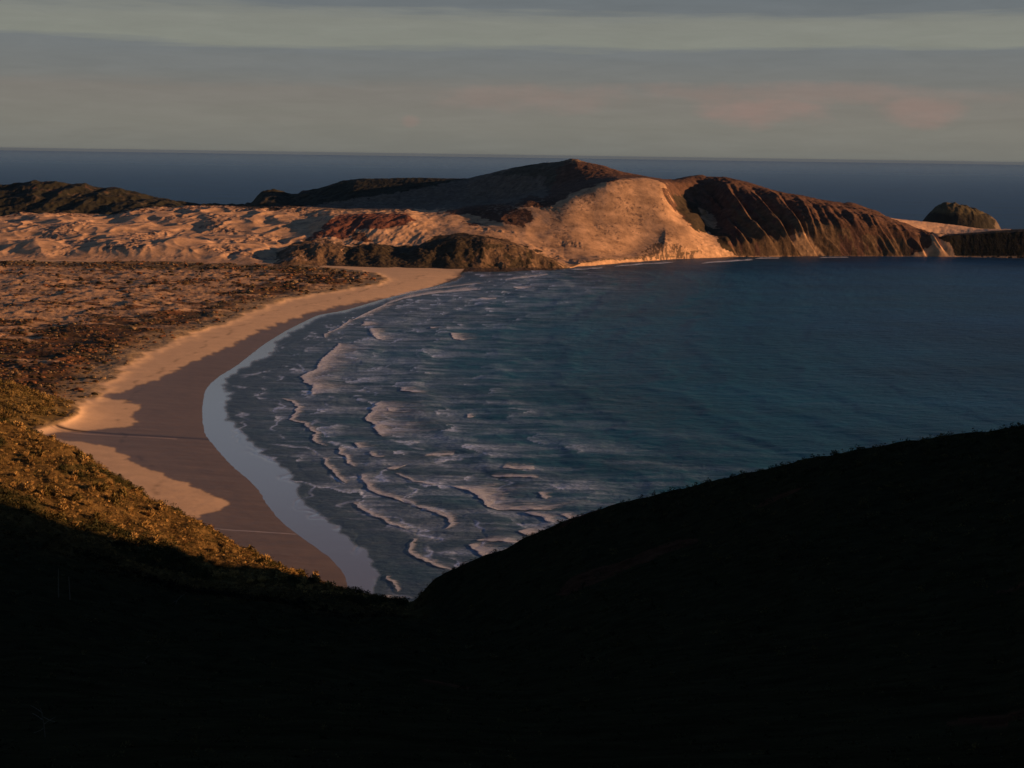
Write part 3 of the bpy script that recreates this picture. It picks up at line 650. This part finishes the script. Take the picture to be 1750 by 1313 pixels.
Lk(c3, bs.inputs['Base Color'])
rs_ = N(nt, 'ShaderNodeMath', operation='SUBTRACT', use_clamp=True); Lk(mixf(attr('film'), .42, .09), rs_.inputs[0]); Lk(mixf(attr('far'), 0, .20), rs_.inputs[1]); Lk(rs_.outputs[0], bs.inputs['Roughness'])
Lk(mixf(attr('film'), 1.33, 1.75), bs.inputs['IOR']); sp_ = N(nt, 'ShaderNodeMath', operation='ADD', use_clamp=True); Lk(mixf(attr('film'), .26, .5), sp_.inputs[0]); Lk(mixf(attr('far'), 0, .55), sp_.inputs[1]); Lk(sp_.outputs[0], bs.inputs['Specular IOR Level'])
bp = N(nt, 'ShaderNodeBump', inp={'Distance': 2.2}); Lk(chop.outputs['Fac'], bp.inputs['Height']); Lk(mixf(attr('film'), .85, .02), bp.inputs['Strength']); Lk(bp.outputs['Normal'], bs.inputs['Normal'])
V = np.stack([XG, YG, hgt], -1).reshape(-1, 3)
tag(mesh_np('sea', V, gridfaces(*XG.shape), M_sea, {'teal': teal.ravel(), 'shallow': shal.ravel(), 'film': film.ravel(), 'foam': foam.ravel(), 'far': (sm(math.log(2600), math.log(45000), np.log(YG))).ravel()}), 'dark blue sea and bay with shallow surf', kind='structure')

# ------------------------------------------------------------------ BREAKING WAVES
M_foam, nt, bs = newmat('wave_foam'); Lk = nt.links.new
geo = N(nt, 'ShaderNodeNewGeometry')
mp = N(nt, 'ShaderNodeMapping', inp={'Scale': (.3, 1.6, 1)}); Lk(geo.outputs['Position'], mp.inputs['Vector'])
fn = N(nt, 'ShaderNodeTexNoise', inp={'Scale': .55, 'Detail': 8.0, 'Roughness': .75}); Lk(mp.outputs['Vector'], fn.inputs['Vector'])
fa = N(nt, 'ShaderNodeAttribute', attribute_name='cover')
ad = N(nt, 'ShaderNodeMath', operation='ADD'); Lk(fn.outputs['Fac'], ad.inputs[0]); Lk(fa.outputs['Fac'], ad.inputs[1])
mr = N(nt, 'ShaderNodeMapRange', interpolation_type='SMOOTHSTEP', inp={'From Min': .74, 'From Max': 1.28}); Lk(ad.outputs[0], mr.inputs['Value'])
tl = N(nt, 'ShaderNodeBsdfTranslucent', inp={'Color': (.62, .80, 1.0, 1)}); tp = N(nt, 'ShaderNodeBsdfTransparent')
m1 = N(nt, 'ShaderNodeMixShader', inp={'Fac': .35}); Lk(bs.outputs[0], m1.inputs[1]); Lk(tl.outputs[0], m1.inputs[2])
m2 = N(nt, 'ShaderNodeMixShader'); Lk(mr.outputs['Result'], m2.inputs['Fac']); Lk(tp.outputs[0], m2.inputs[1]); Lk(m1.outputs[0], m2.inputs[2])
Lk(m2.outputs[0], nt.nodes['Material Output'].inputs['Surface'])
bs.inputs['Base Color'].default_value = (.84, .90, 1.0, 1); bs.inputs['Roughness'].default_value = .9; bs.inputs['Specular IOR Level'].default_value = .1
bp = N(nt, 'ShaderNodeBump', inp={'Strength': 1.0, 'Distance': 1.5}); Lk(fn.outputs['Fac'], bp.inputs['Height']); Lk(bp.outputs['Normal'], bs.inputs['Normal'])
WAVES = [
 ([(580, 587), (566, 600), (552, 611), (538, 632), (512, 645), (522, 655), (534, 662), (530, 676)], (95, -4), 1.0, 1.6, 'widest foam front of the upper surf, spreading from the shallows towards open water'),
 ([(631, 562), (633, 570), (641, 579), (656, 581)], (52, -4), 1.0, 1.4, 'square white breaker beside the upper surf, left of two small whitecaps'),
 ([(598, 546), (578, 561), (552, 573), (556, 578)], (34, -3), .7, .9, 'short slanting foam front next to the narrow far part of the beach'),
 ([(733, 559), (737, 562), (748, 562)], (46, 0), .8, 1.3, 'small whitecap with a thin tail, farthest left of the pair in the open bay'),
 ([(770, 570), (774, 578), (788, 582)], (60, -5), 1.0, 1.6, 'bright wedge shaped whitecap with a long tail in the open bay'),
 ([(622, 550), (619, 557)], (18, 0), .8, .9, 'tiny patch of foam above the square white breaker'),
 ([(682, 663), (686, 669), (704, 672), (722, 672)], (52, -4), .9, 1.4, 'lone whitecap between the widest foam front and the long fading one'),
 ([(652, 686), (641, 692), (632, 706), (620, 717), (636, 722), (644, 738), (656, 747)], (190, -8), .8, 1.5, 'foam front with the longest fading tail, in the middle of the surf'),
 ([(660, 696), (668, 703), (692, 705)], (60, 0), .7, 1.0, 'curl of foam riding on the long fading tail'),
 ([(797, 709), (799, 714), (808, 713)], (16, -6), 1.0, 1.4, 'small round whitecap alone in dark water'),
 ([(478, 681), (497, 686), (506, 696), (503, 708), (494, 717), (516, 724), (528, 736), (540, 740), (530, 752), (556, 763)], (24, -2), .75, .8, 'ragged foam line parallel to the shallows under the widest foam front'),
 ([(604, 758), (612, 767), (640, 763)], (40, -8), .8, 1.0, 'short foam bar just below the long fading tail'),
 ([(628, 775), (641, 782), (658, 781)], (15, -5), .7, .8, 'thin foam streak under the short foam bar'),
 ([(576, 766), (580, 776), (592, 782), (596, 791), (608, 798)], (22, -6), .75, .8, 'broken foam steps left of the short foam bar'),
 ([(552, 783), (560, 800), (575, 813), (592, 827)], (18, -8), .8, .8, 'slanting foam line closest to the grey shallows in mid surf'),
 ([(660, 802), (674, 804), (692, 797)], (26, -13), 1.0, 1.5, 'bright foam wedge on the crest above the wavy front'),
 ([(726, 779), (748, 779), (776, 776)], (10, -12), 1.0, 1.6, 'bright foam cap on a long swell line in mid bay'),
 ([(858, 801), (882, 804), (914, 803)], (8, -18), 1.0, 1.8, 'tallest bright breaker, upper one of a stacked pair'),
 ([(838, 813), (865, 816), (920, 818)], (12, -10), .85, 1.2, 'lower flatter breaker of the stacked pair'),
 ([(618, 811), (620, 822), (632, 838), (650, 846), (672, 851), (690, 860), (710, 863)], (24, -9), .85, 1.0, 'wavy foam front curving round below the bright wedge'),
 ([(676, 809), (700, 821), (728, 828), (748, 829)], (8, -4), .7, .8, 'thin bright line of foam between the wedge and the biggest breaker'),
 ([(770, 832), (800, 840), (822, 853), (830, 866), (850, 870), (900, 872), (940, 873)], (120, -22), 1.0, 1.8, 'biggest foam sheet, just above the shaded ridge'),
 ([(704, 865), (740, 876), (760, 886), (774, 896), (757, 906)], (30, -6), .8, 1.0, 'foam front ending in a hook near the middle of the lower surf'),
 ([(604, 860), (622, 876), (648, 886), (672, 898), (698, 905)], (16, -8), .75, .8, 'long slanting foam line in the lower shallows'),
 ([(896, 876), (925, 884), (945, 894)], (44, -5), .95, 1.3, 'foam bar touching the ridge outline under the biggest foam sheet'),
 ([(884, 908), (902, 916), (930, 912)], (60, -22), 1.0, 1.4, 'broad foam patch against the ridge outline, middle of three'),
 ([(800, 932), (812, 946), (832, 957)], (54, -18), 1.0, 1.3, 'lowest broad foam patch against the ridge outline'),
 ([(816, 924), (842, 928), (886, 928)], (34, -13), .9, 1.2, 'flat foam bar on top of the lowest broad patch'),
 ([(708, 920), (698, 932), (697, 943), (710, 954), (735, 964), (768, 976)], (17, -6), .8, .9, 'bow shaped foam front near the foot of the ridge'),
 ([(664, 984), (668, 1000), (678, 1013)], (11, -2), .7, .6, 'short upright foam line next to the wet film'),
 ([(648, 1020), (660, 1025), (690, 1022)], (26, -7), .7, .7, 'last foam patch before the near hillside hides the water'),
 ([(918, 843), (924, 851), (936, 854)], (30, -9), .8, 1.3, 'small curl at the right end of the biggest foam sheet'),
 ([(958, 880), (975, 887), (1000, 882)], (30, -10), .85, 1.1, 'foam patch highest up the ridge outline'),
 ([(655, 522), (690, 511), (729, 503.5), (775, 498.5), (822, 495.5)], (2, -4), .95, .9, 'long straight foam line along the far end of the beach'),
 ([(655, 508), (700, 500), (760, 492), (826, 484)], (4, -4), .6, .5, 'inner foam line close to the far sand spit'),
 ([(600, 548), (630, 533), (657, 521)], (26, -5), .7, .6, 'foam band joining the far foam line to the upper surf'),
 ([(862, 479), (900, 474.5), (936, 470)], (2, -2.5), .9, .7, 'foam line under the point of the low bluff'),
 ([(876, 491), (884, 493), (895, 492.5)], (16, -2), 1.0, 1.0, 'small whitecap off the point of the low bluff'),
 ([(816, 510.5), (832, 511), (847, 510.5)], (4, -1.5), .8, .5, 'thin short foam dash off the far beach'),
 ([(975, 462), (1000, 460.5), (1030, 459)], (3, -2), .8, .6, 'foam at the left corner of the small far cove'),
 ([(1050, 456), (1100, 452), (1150, 449.5)], (3, -2), .8, .6, 'foam line along the middle of the far cove'),
 ([(1198, 450.5), (1240, 448), (1285, 445)], (5, -2), 1.0, .9, 'bright foam line where the sand slope meets the cliff'),
 ([(1290, 442.5), (1312, 442), (1332, 442)], (3, -1.8), .8, .6, 'short foam dash at the foot of the cliff'),
 ([(1400, 441), (1425, 440.8), (1450, 440.5)], (2, -1.5), .7, .5, 'faint foam at the foot of the cliff near its dark end'),
]
for wi, (pts, (tu, tv), st, hh, lab) in enumerate(WAVES):
    px = onz([p[0] for p in pts], [p[1] for p in pts], 0.1)[:, :2]
    cu, cv = np.mean([p[0] for p in pts]), np.mean([p[1] for p in pts])
    tr = (onz(cu+tu, cv+tv, .1)-onz(cu, cv, .1))[:2]
    if px[:, 1].mean() > 1300: st, tr = st*1.5, tr*2.2
    Lf = np.hypot(*np.diff(px, axis=0).T).sum(); Lt = np.hypot(*tr)
    n = int(np.clip(Lf/.9, 24, 260)); mq = int(np.clip(Lt/1.2, 14, 90))
    q = resample(px, n)
    for _ in range(4): q[1:-1] = .25*q[:-2]+.5*q[1:-1]+.25*q[2:]
    s = np.linspace(0, 1, mq)**1.5; w = np.linspace(0, 1, n)
    jx = fbm(q[:, 0]/9+wi*3, q[:, 1]/9, 3, 600+wi)*3.0
    ln = 1+.55*fbm(w*6+wi, w*0+wi*.7, 3, 640+wi)
    base = q+(tr/Lt)[None, :]*jx[:, None]
    PX = base[None]+tr[None, None, :]*(s[:, None]*ln[None, :])[..., None]
    ends = np.clip(np.minimum(w, 1-w)*9, 0, 1)**.6
    dist = s[:, None]*Lt*ln[None, :]
    crest = (sm(-.3, .25, dist)*np.exp(-np.clip(dist-.3, 0, None)/6.0))*hh*(.6+.4*ends)[None, :]
    fa_ = np.interp(PX[..., 0]/PX[..., 1], cs, np.arange(len(cs))); fy_ = np.interp(PX[..., 1], Ys, np.arange(len(Ys)))
    i0 = fa_.astype(int); j0 = fy_.astype(int); ta = fa_-i0; ty_ = fy_-j0
    base_h = (hgt[j0, i0]*(1-ta)+hgt[j0, i0+1]*ta)*(1-ty_)+(hgt[j0+1, i0]*(1-ta)+hgt[j0+1, i0+1]*ta)*ty_
    ZW = base_h+.07+.09*crest+.06*fbm(PX[..., 0]/3, PX[..., 1]/3, 2, 700)*np.exp(-dist/30)+.2*np.exp(-dist/60)
    ZW[-1] = base_h[-1]+.02
    cover = st*(.70-.58*s[:, None]**.8+.75*np.exp(-dist/3.0))*(.4+.6*ends[None, :])+.30*fbm(PX[..., 0]/14, PX[..., 1]/2.2, 4, 720, .6)-.05
    cover = cover*np.clip((1-s[:, None])*6, 0, 1); 
    V = np.concatenate([PX, ZW[..., None]], -1).reshape(-1, 3)
    o = mesh_np('breaking_wave', V, gridfaces(mq, n), M_foam, {'cover': cover.ravel()})
    tag(o, lab, 'wave', 'breaking waves in the bay')

# ------------------------------------------------------------------ foreground stalks
M_stalk, nt, bs = newmat('dry_stalk'); bs.inputs['Base Color'].default_value = (.17, .13, .08, 1); bs.inputs['Roughness'].default_value = .8
M_red, nt, bs = newmat('red_leaf'); bs.inputs['Base Color'].default_value = (.30, .05, .03, 1); bs.inputs['Roughness'].default_value = .8
def tubes(name, paths, r0_, r1_, mat, parent=None):
    Vs, Fs = [], []; b = 0; k = 5
    for pth in paths:
        pth = np.array(pth, float); n = len(pth)
        for i, p in enumerate(pth):
            r_ = r0_+(r1_-r0_)*i/(n-1)
            for j in range(k):
                a = 2*math.pi*j/k; Vs.append(p+np.array([math.cos(a)*r_, math.sin(a)*r_, 0]))
        for i in range(n-1):
            for j in range(k): Fs.append((b+i*k+j, b+i*k+(j+1) % k, b+(i+1)*k+(j+1) % k, b+(i+1)*k+j))
        b += n*k
    return mesh_np(name, np.array(Vs), np.array(Fs), mat, parent=parent)
def nearZ(u, T_):
    ri = int(np.clip(np.searchsorted(Tn[:, 0], T_), 0, Tn.shape[0]-1)); ci = int(np.clip(np.searchsorted(un, u), 0, len(un)-1))
    return np.array([Xn[ri, ci], Yn[ri, ci], Zn[ri, ci]])
def ground_at(u, v):        # near hill point seen at a photo position
    ci = int(np.clip(np.searchsorted(un, u), 0, len(un)-1)); pu, pv = proj(Xn[:, ci], Yn[:, ci], Zn[:, ci])
    k = np.argmin(np.abs(pv-v)+(Tn[:, ci] > 5)*999+(Tn[:, ci] < .6)*999)
    return np.array([Xn[k, ci], Yn[k, ci], Zn[k, ci]])
def stalk(u, v, hpx, lean, label, twigs=0):
    g = ground_at(u, v); Hh = hpx*g[1]/F
    path = [g+np.array([lean*Hh*t*t, 0, Hh*t-.1]) for t in np.linspace(0, 1, 7)]
    paths = [path]
    for i in range(twigs):
        t = .3+.6*i/max(1, twigs); b0 = g+np.array([lean*Hh*t*t, 0, Hh*t]); sgn = 1 if i % 2 else -1
        paths.append([b0+np.array([sgn*Hh*.35*s, .05*s, Hh*(.3 if i % 3 else -.25)*s*(1-.3*s)]) for s in np.linspace(0, 1, 4)])
    o = tubes('dry_stalk', paths, g[1]/F*1.0, g[1]/F*.5, M_stalk)
    o.location = (0, 0, 0)
    tag(o, label, 'plant stalk')
stalk(74, 1022, 54, .03, 'taller pale upright flower stalk on the dark near slope')
stalk(94, 1025, 44, -.02, 'thinner pale stalk just right of the taller one on the dark slope')
stalk(40, 1262, 60, -.1, 'dry forked grass stalk low on the dark slope', 5)
stalk(282, 1032, 22, .9, 'short bent dry stalk leaning right beside the red leaved plant', 1)
stalk(224, 1134, 20, .3, 'small pale grass stalk in the middle of the dark slope', 2)

# ------------------------------------------------------------------ LIGHT
SUN_EL, SUN_AZ = 9.0, 93.0      # azimuth clockwise from the view direction (+Y)
sd = bpy.data.lights.new('sun', 'SUN'); sd.energy = 5.0; sd.angle = R(.53); sd.color = (1.0, .53, .26)
so = bpy.data.objects.new('sun', sd); COL.objects.link(so)
from mathutils import Vector
dv = Vector((math.sin(R(SUN_AZ))*math.cos(R(SUN_EL)), math.cos(R(SUN_AZ))*math.cos(R(SUN_EL)), math.sin(R(SUN_EL))))
so.rotation_euler = dv.to_track_quat('Z', 'Y').to_euler()
W = bpy.data.worlds.new('World'); sc.world = W; W.use_nodes = True; nt = W.node_tree; Lk = nt.links.new
bg = nt.nodes['Background']; bg.inputs['Strength'].default_value = .1
sky = N(nt, 'ShaderNodeTexSky', sky_type='NISHITA', sun_disc=False, sun_elevation=R(SUN_EL), sun_rotation=R(SUN_AZ)); sky.altitude = 160
tc = N(nt, 'ShaderNodeTexCoord'); sp = N(nt, 'ShaderNodeSeparateXYZ'); Lk(tc.outputs['Generated'], sp.inputs[0])
def mth(op, a, b=None, cl=False):
    m = N(nt, 'ShaderNodeMath', operation=op, use_clamp=cl)
    for i, q_ in enumerate((a, b)):
        if q_ is None: continue
        if isinstance(q_, (int, float)): m.inputs[i].default_value = q_
        else: Lk(q_, m.inputs[i])
    return m.outputs[0]
mp = N(nt, 'ShaderNodeMapping', inp={'Scale': (2.2, 2.2, 26)}); Lk(tc.outputs['Generated'], mp.inputs['Vector'])
cn = N(nt, 'ShaderNodeTexNoise', inp={'Scale': 1.6, 'Detail': 7.0, 'Roughness': .55}); Lk(mp.outputs['Vector'], cn.inputs['Vector'])
mp2 = N(nt, 'ShaderNodeMapping', inp={'Scale': (5, 5, 90)}); Lk(tc.outputs['Generated'], mp2.inputs['Vector'])
cn2 = N(nt, 'ShaderNodeTexNoise', inp={'Scale': 1.5, 'Detail': 6.0, 'Roughness': .6}); Lk(mp2.outputs['Vector'], cn2.inputs['Vector'])
zz = mth('ADD', sp.outputs['Z'], mth('ADD', mth('MULTIPLY', mth('SUBTRACT', cn.outputs['Fac'], .5), .018), mth('MULTIPLY', mth('SUBTRACT', cn2.outputs['Fac'], .5), .013)))
rp = N(nt, 'ShaderNodeValToRGB'); cr = rp.color_ramp; cr.interpolation = 'LINEAR'
def s2l(c_): return tuple(((q_/255+.055)/1.055)**2.4 if q_ > 10 else q_/255/12.92 for q_ in c_)
stops = [(0.0, (116, 117, 112)), (.02, (121, 120, 114)), (.044, (121, 117, 113)), (.051, (114, 115, 114)), (.0715, (111, 115, 118)), (.073, (129, 131, 123)), (.093, (129, 130, 123)), (.096, (106, 111, 115)), (.125, (99, 106, 112)), (.17, (126, 142, 156)), (.225, (112, 132, 152)), (.29, (58, 84, 114)), (.5, (38, 60, 92)), (1.0, (28, 46, 76))]
while len(cr.elements) < len(stops): cr.elements.new(.5)
for e, (p, c_) in zip(cr.elements, stops): e.position = p; e.color = s2l(c_)+(1,)
Lk(zz, rp.inputs['Fac'])
# sunlit pink cumulus low on the horizon
az = mth('DIVIDE', sp.outputs['X'], mth('MAXIMUM', sp.outputs['Y'], .05))
el = mth('DIVIDE', sp.outputs['Z'], mth('MAXIMUM', sp.outputs['Y'], .05))
mp3 = N(nt, 'ShaderNodeMapping', inp={'Scale': (14, 14, 30)}); Lk(tc.outputs['Generated'], mp3.inputs['Vector'])
cn3 = N(nt, 'ShaderNodeTexNoise', inp={'Scale': 1.6, 'Detail': 6.0, 'Roughness': .6}); Lk(mp3.outputs['Vector'], cn3.inputs['Vector'])
def blob(u, v, ru, rv, amt):
    d = ray(u, v); a0 = d[0]/d[1]; e0 = d[2]/d[1]
    dx = mth('DIVIDE', mth('SUBTRACT', az, float(a0)), ru/F); dy = mth('DIVIDE', mth('SUBTRACT', el, float(e0)), rv/F)
    r2 = mth('ADD', mth('MULTIPLY', dx, dx), mth('MULTIPLY', dy, dy))
    f = mth('SUBTRACT', 1.0, r2); f = mth('ADD', f, mth('MULTIPLY', mth('SUBTRACT', cn3.outputs['Fac'], .5), 2.6))
    mr_ = N(nt, 'ShaderNodeMapRange', interpolation_type='SMOOTHSTEP', inp={'From Min': 0, 'From Max': 1.2, 'To Min': 0, 'To Max': amt}); Lk(f, mr_.inputs['Value']); return mr_.outputs['Result']
mp4 = N(nt, 'ShaderNodeMapping', inp={'Scale': (9, 9, 70)}); Lk(tc.outputs['Generated'], mp4.inputs['Vector'])
cn4 = N(nt, 'ShaderNodeTexNoise', inp={'Scale': 2.0, 'Detail': 8.0, 'Roughness': .62, 'Distortion': .4}); Lk(mp4.outputs['Vector'], cn4.inputs['Vector'])
bl = None
for b in ((1310, 190, 130, 30, .95), (1575, 188, 95, 36, .85), (940, 172, 220, 30, .5), (702, 207, 20, 12, .5), (1380, 160, 380, 22, .55)):
    x_ = blob(*b); bl = x_ if bl is None else mth('MAXIMUM', bl, x_)
mixp = N(nt, 'ShaderNodeMix', data_type='RGBA'); Lk(bl, mixp.inputs[0]); Lk(rp.outputs['Color'], mixp.inputs[6]); mixp.inputs[7].default_value = s2l((140, 121, 115))+(1,)
# cloud colour is given as radiance; divide by background strength
sc10 = N(nt, 'ShaderNodeVectorMath', operation='SCALE', inp={'Scale': 8.3}); mrv = N(nt, 'ShaderNodeMapRange', inp={'From Min': .25, 'From Max': .75, 'To Min': .93*8.3, 'To Max': 1.07*8.3}); Lk(cn4.outputs['Fac'], mrv.inputs['Value'])
Lk(mixp.outputs[2], sc10.inputs[0]); Lk(mrv.outputs['Result'], sc10.inputs['Scale'])
cm = N(nt, 'ShaderNodeMix', data_type='RGBA'); cm.inputs[0].default_value = .95; Lk(sky.outputs['Color'], cm.inputs[6]); Lk(sc10.outputs['Vector'], cm.inputs[7])
Lk(cm.outputs[2], bg.inputs['Color'])
hz = [(x_, y_, z_) for z_ in (-16, 172) for x_, y_ in ((-95000, -95000), (95000, -95000), (95000, 95000), (-95000, 95000))]
hm = bpy.data.materials.new('haze_air'); hm.use_nodes = True; hn = hm.node_tree
for n_ in list(hn.nodes):
    if n_.type == 'BSDF_PRINCIPLED': hn.nodes.remove(n_)
pv_ = hn.nodes.new('ShaderNodeVolumePrincipled'); pv_.inputs['Density'].default_value = 8e-6; pv_.inputs['Color'].default_value = (.105, .20, .42, 1); pv_.inputs['Anisotropy'].default_value = 0
hn.links.new(pv_.outputs['Volume'], [n_ for n_ in hn.nodes if n_.type == 'OUTPUT_MATERIAL'][0].inputs['Volume'])
ho = mesh_np('haze', np.array(hz, float), np.array([(0, 3, 2, 1), (4, 5, 6, 7), (0, 1, 5, 4), (1, 2, 6, 5), (2, 3, 7, 6), (3, 0, 4, 7)]), hm, smooth=False)
tag(ho, 'thin evening haze over the sea', 'haze', kind='stuff')
sc.view_settings.view_transform = 'Standard'; sc.view_settings.look = 'None'; sc.view_settings.gamma = 1; sc.view_settings.exposure = .28
sc.cycles.max_bounces = 4; sc.cycles.diffuse_bounces = 2; sc.cycles.transparent_max_bounces = 12
sc.cycles.use_denoising = True
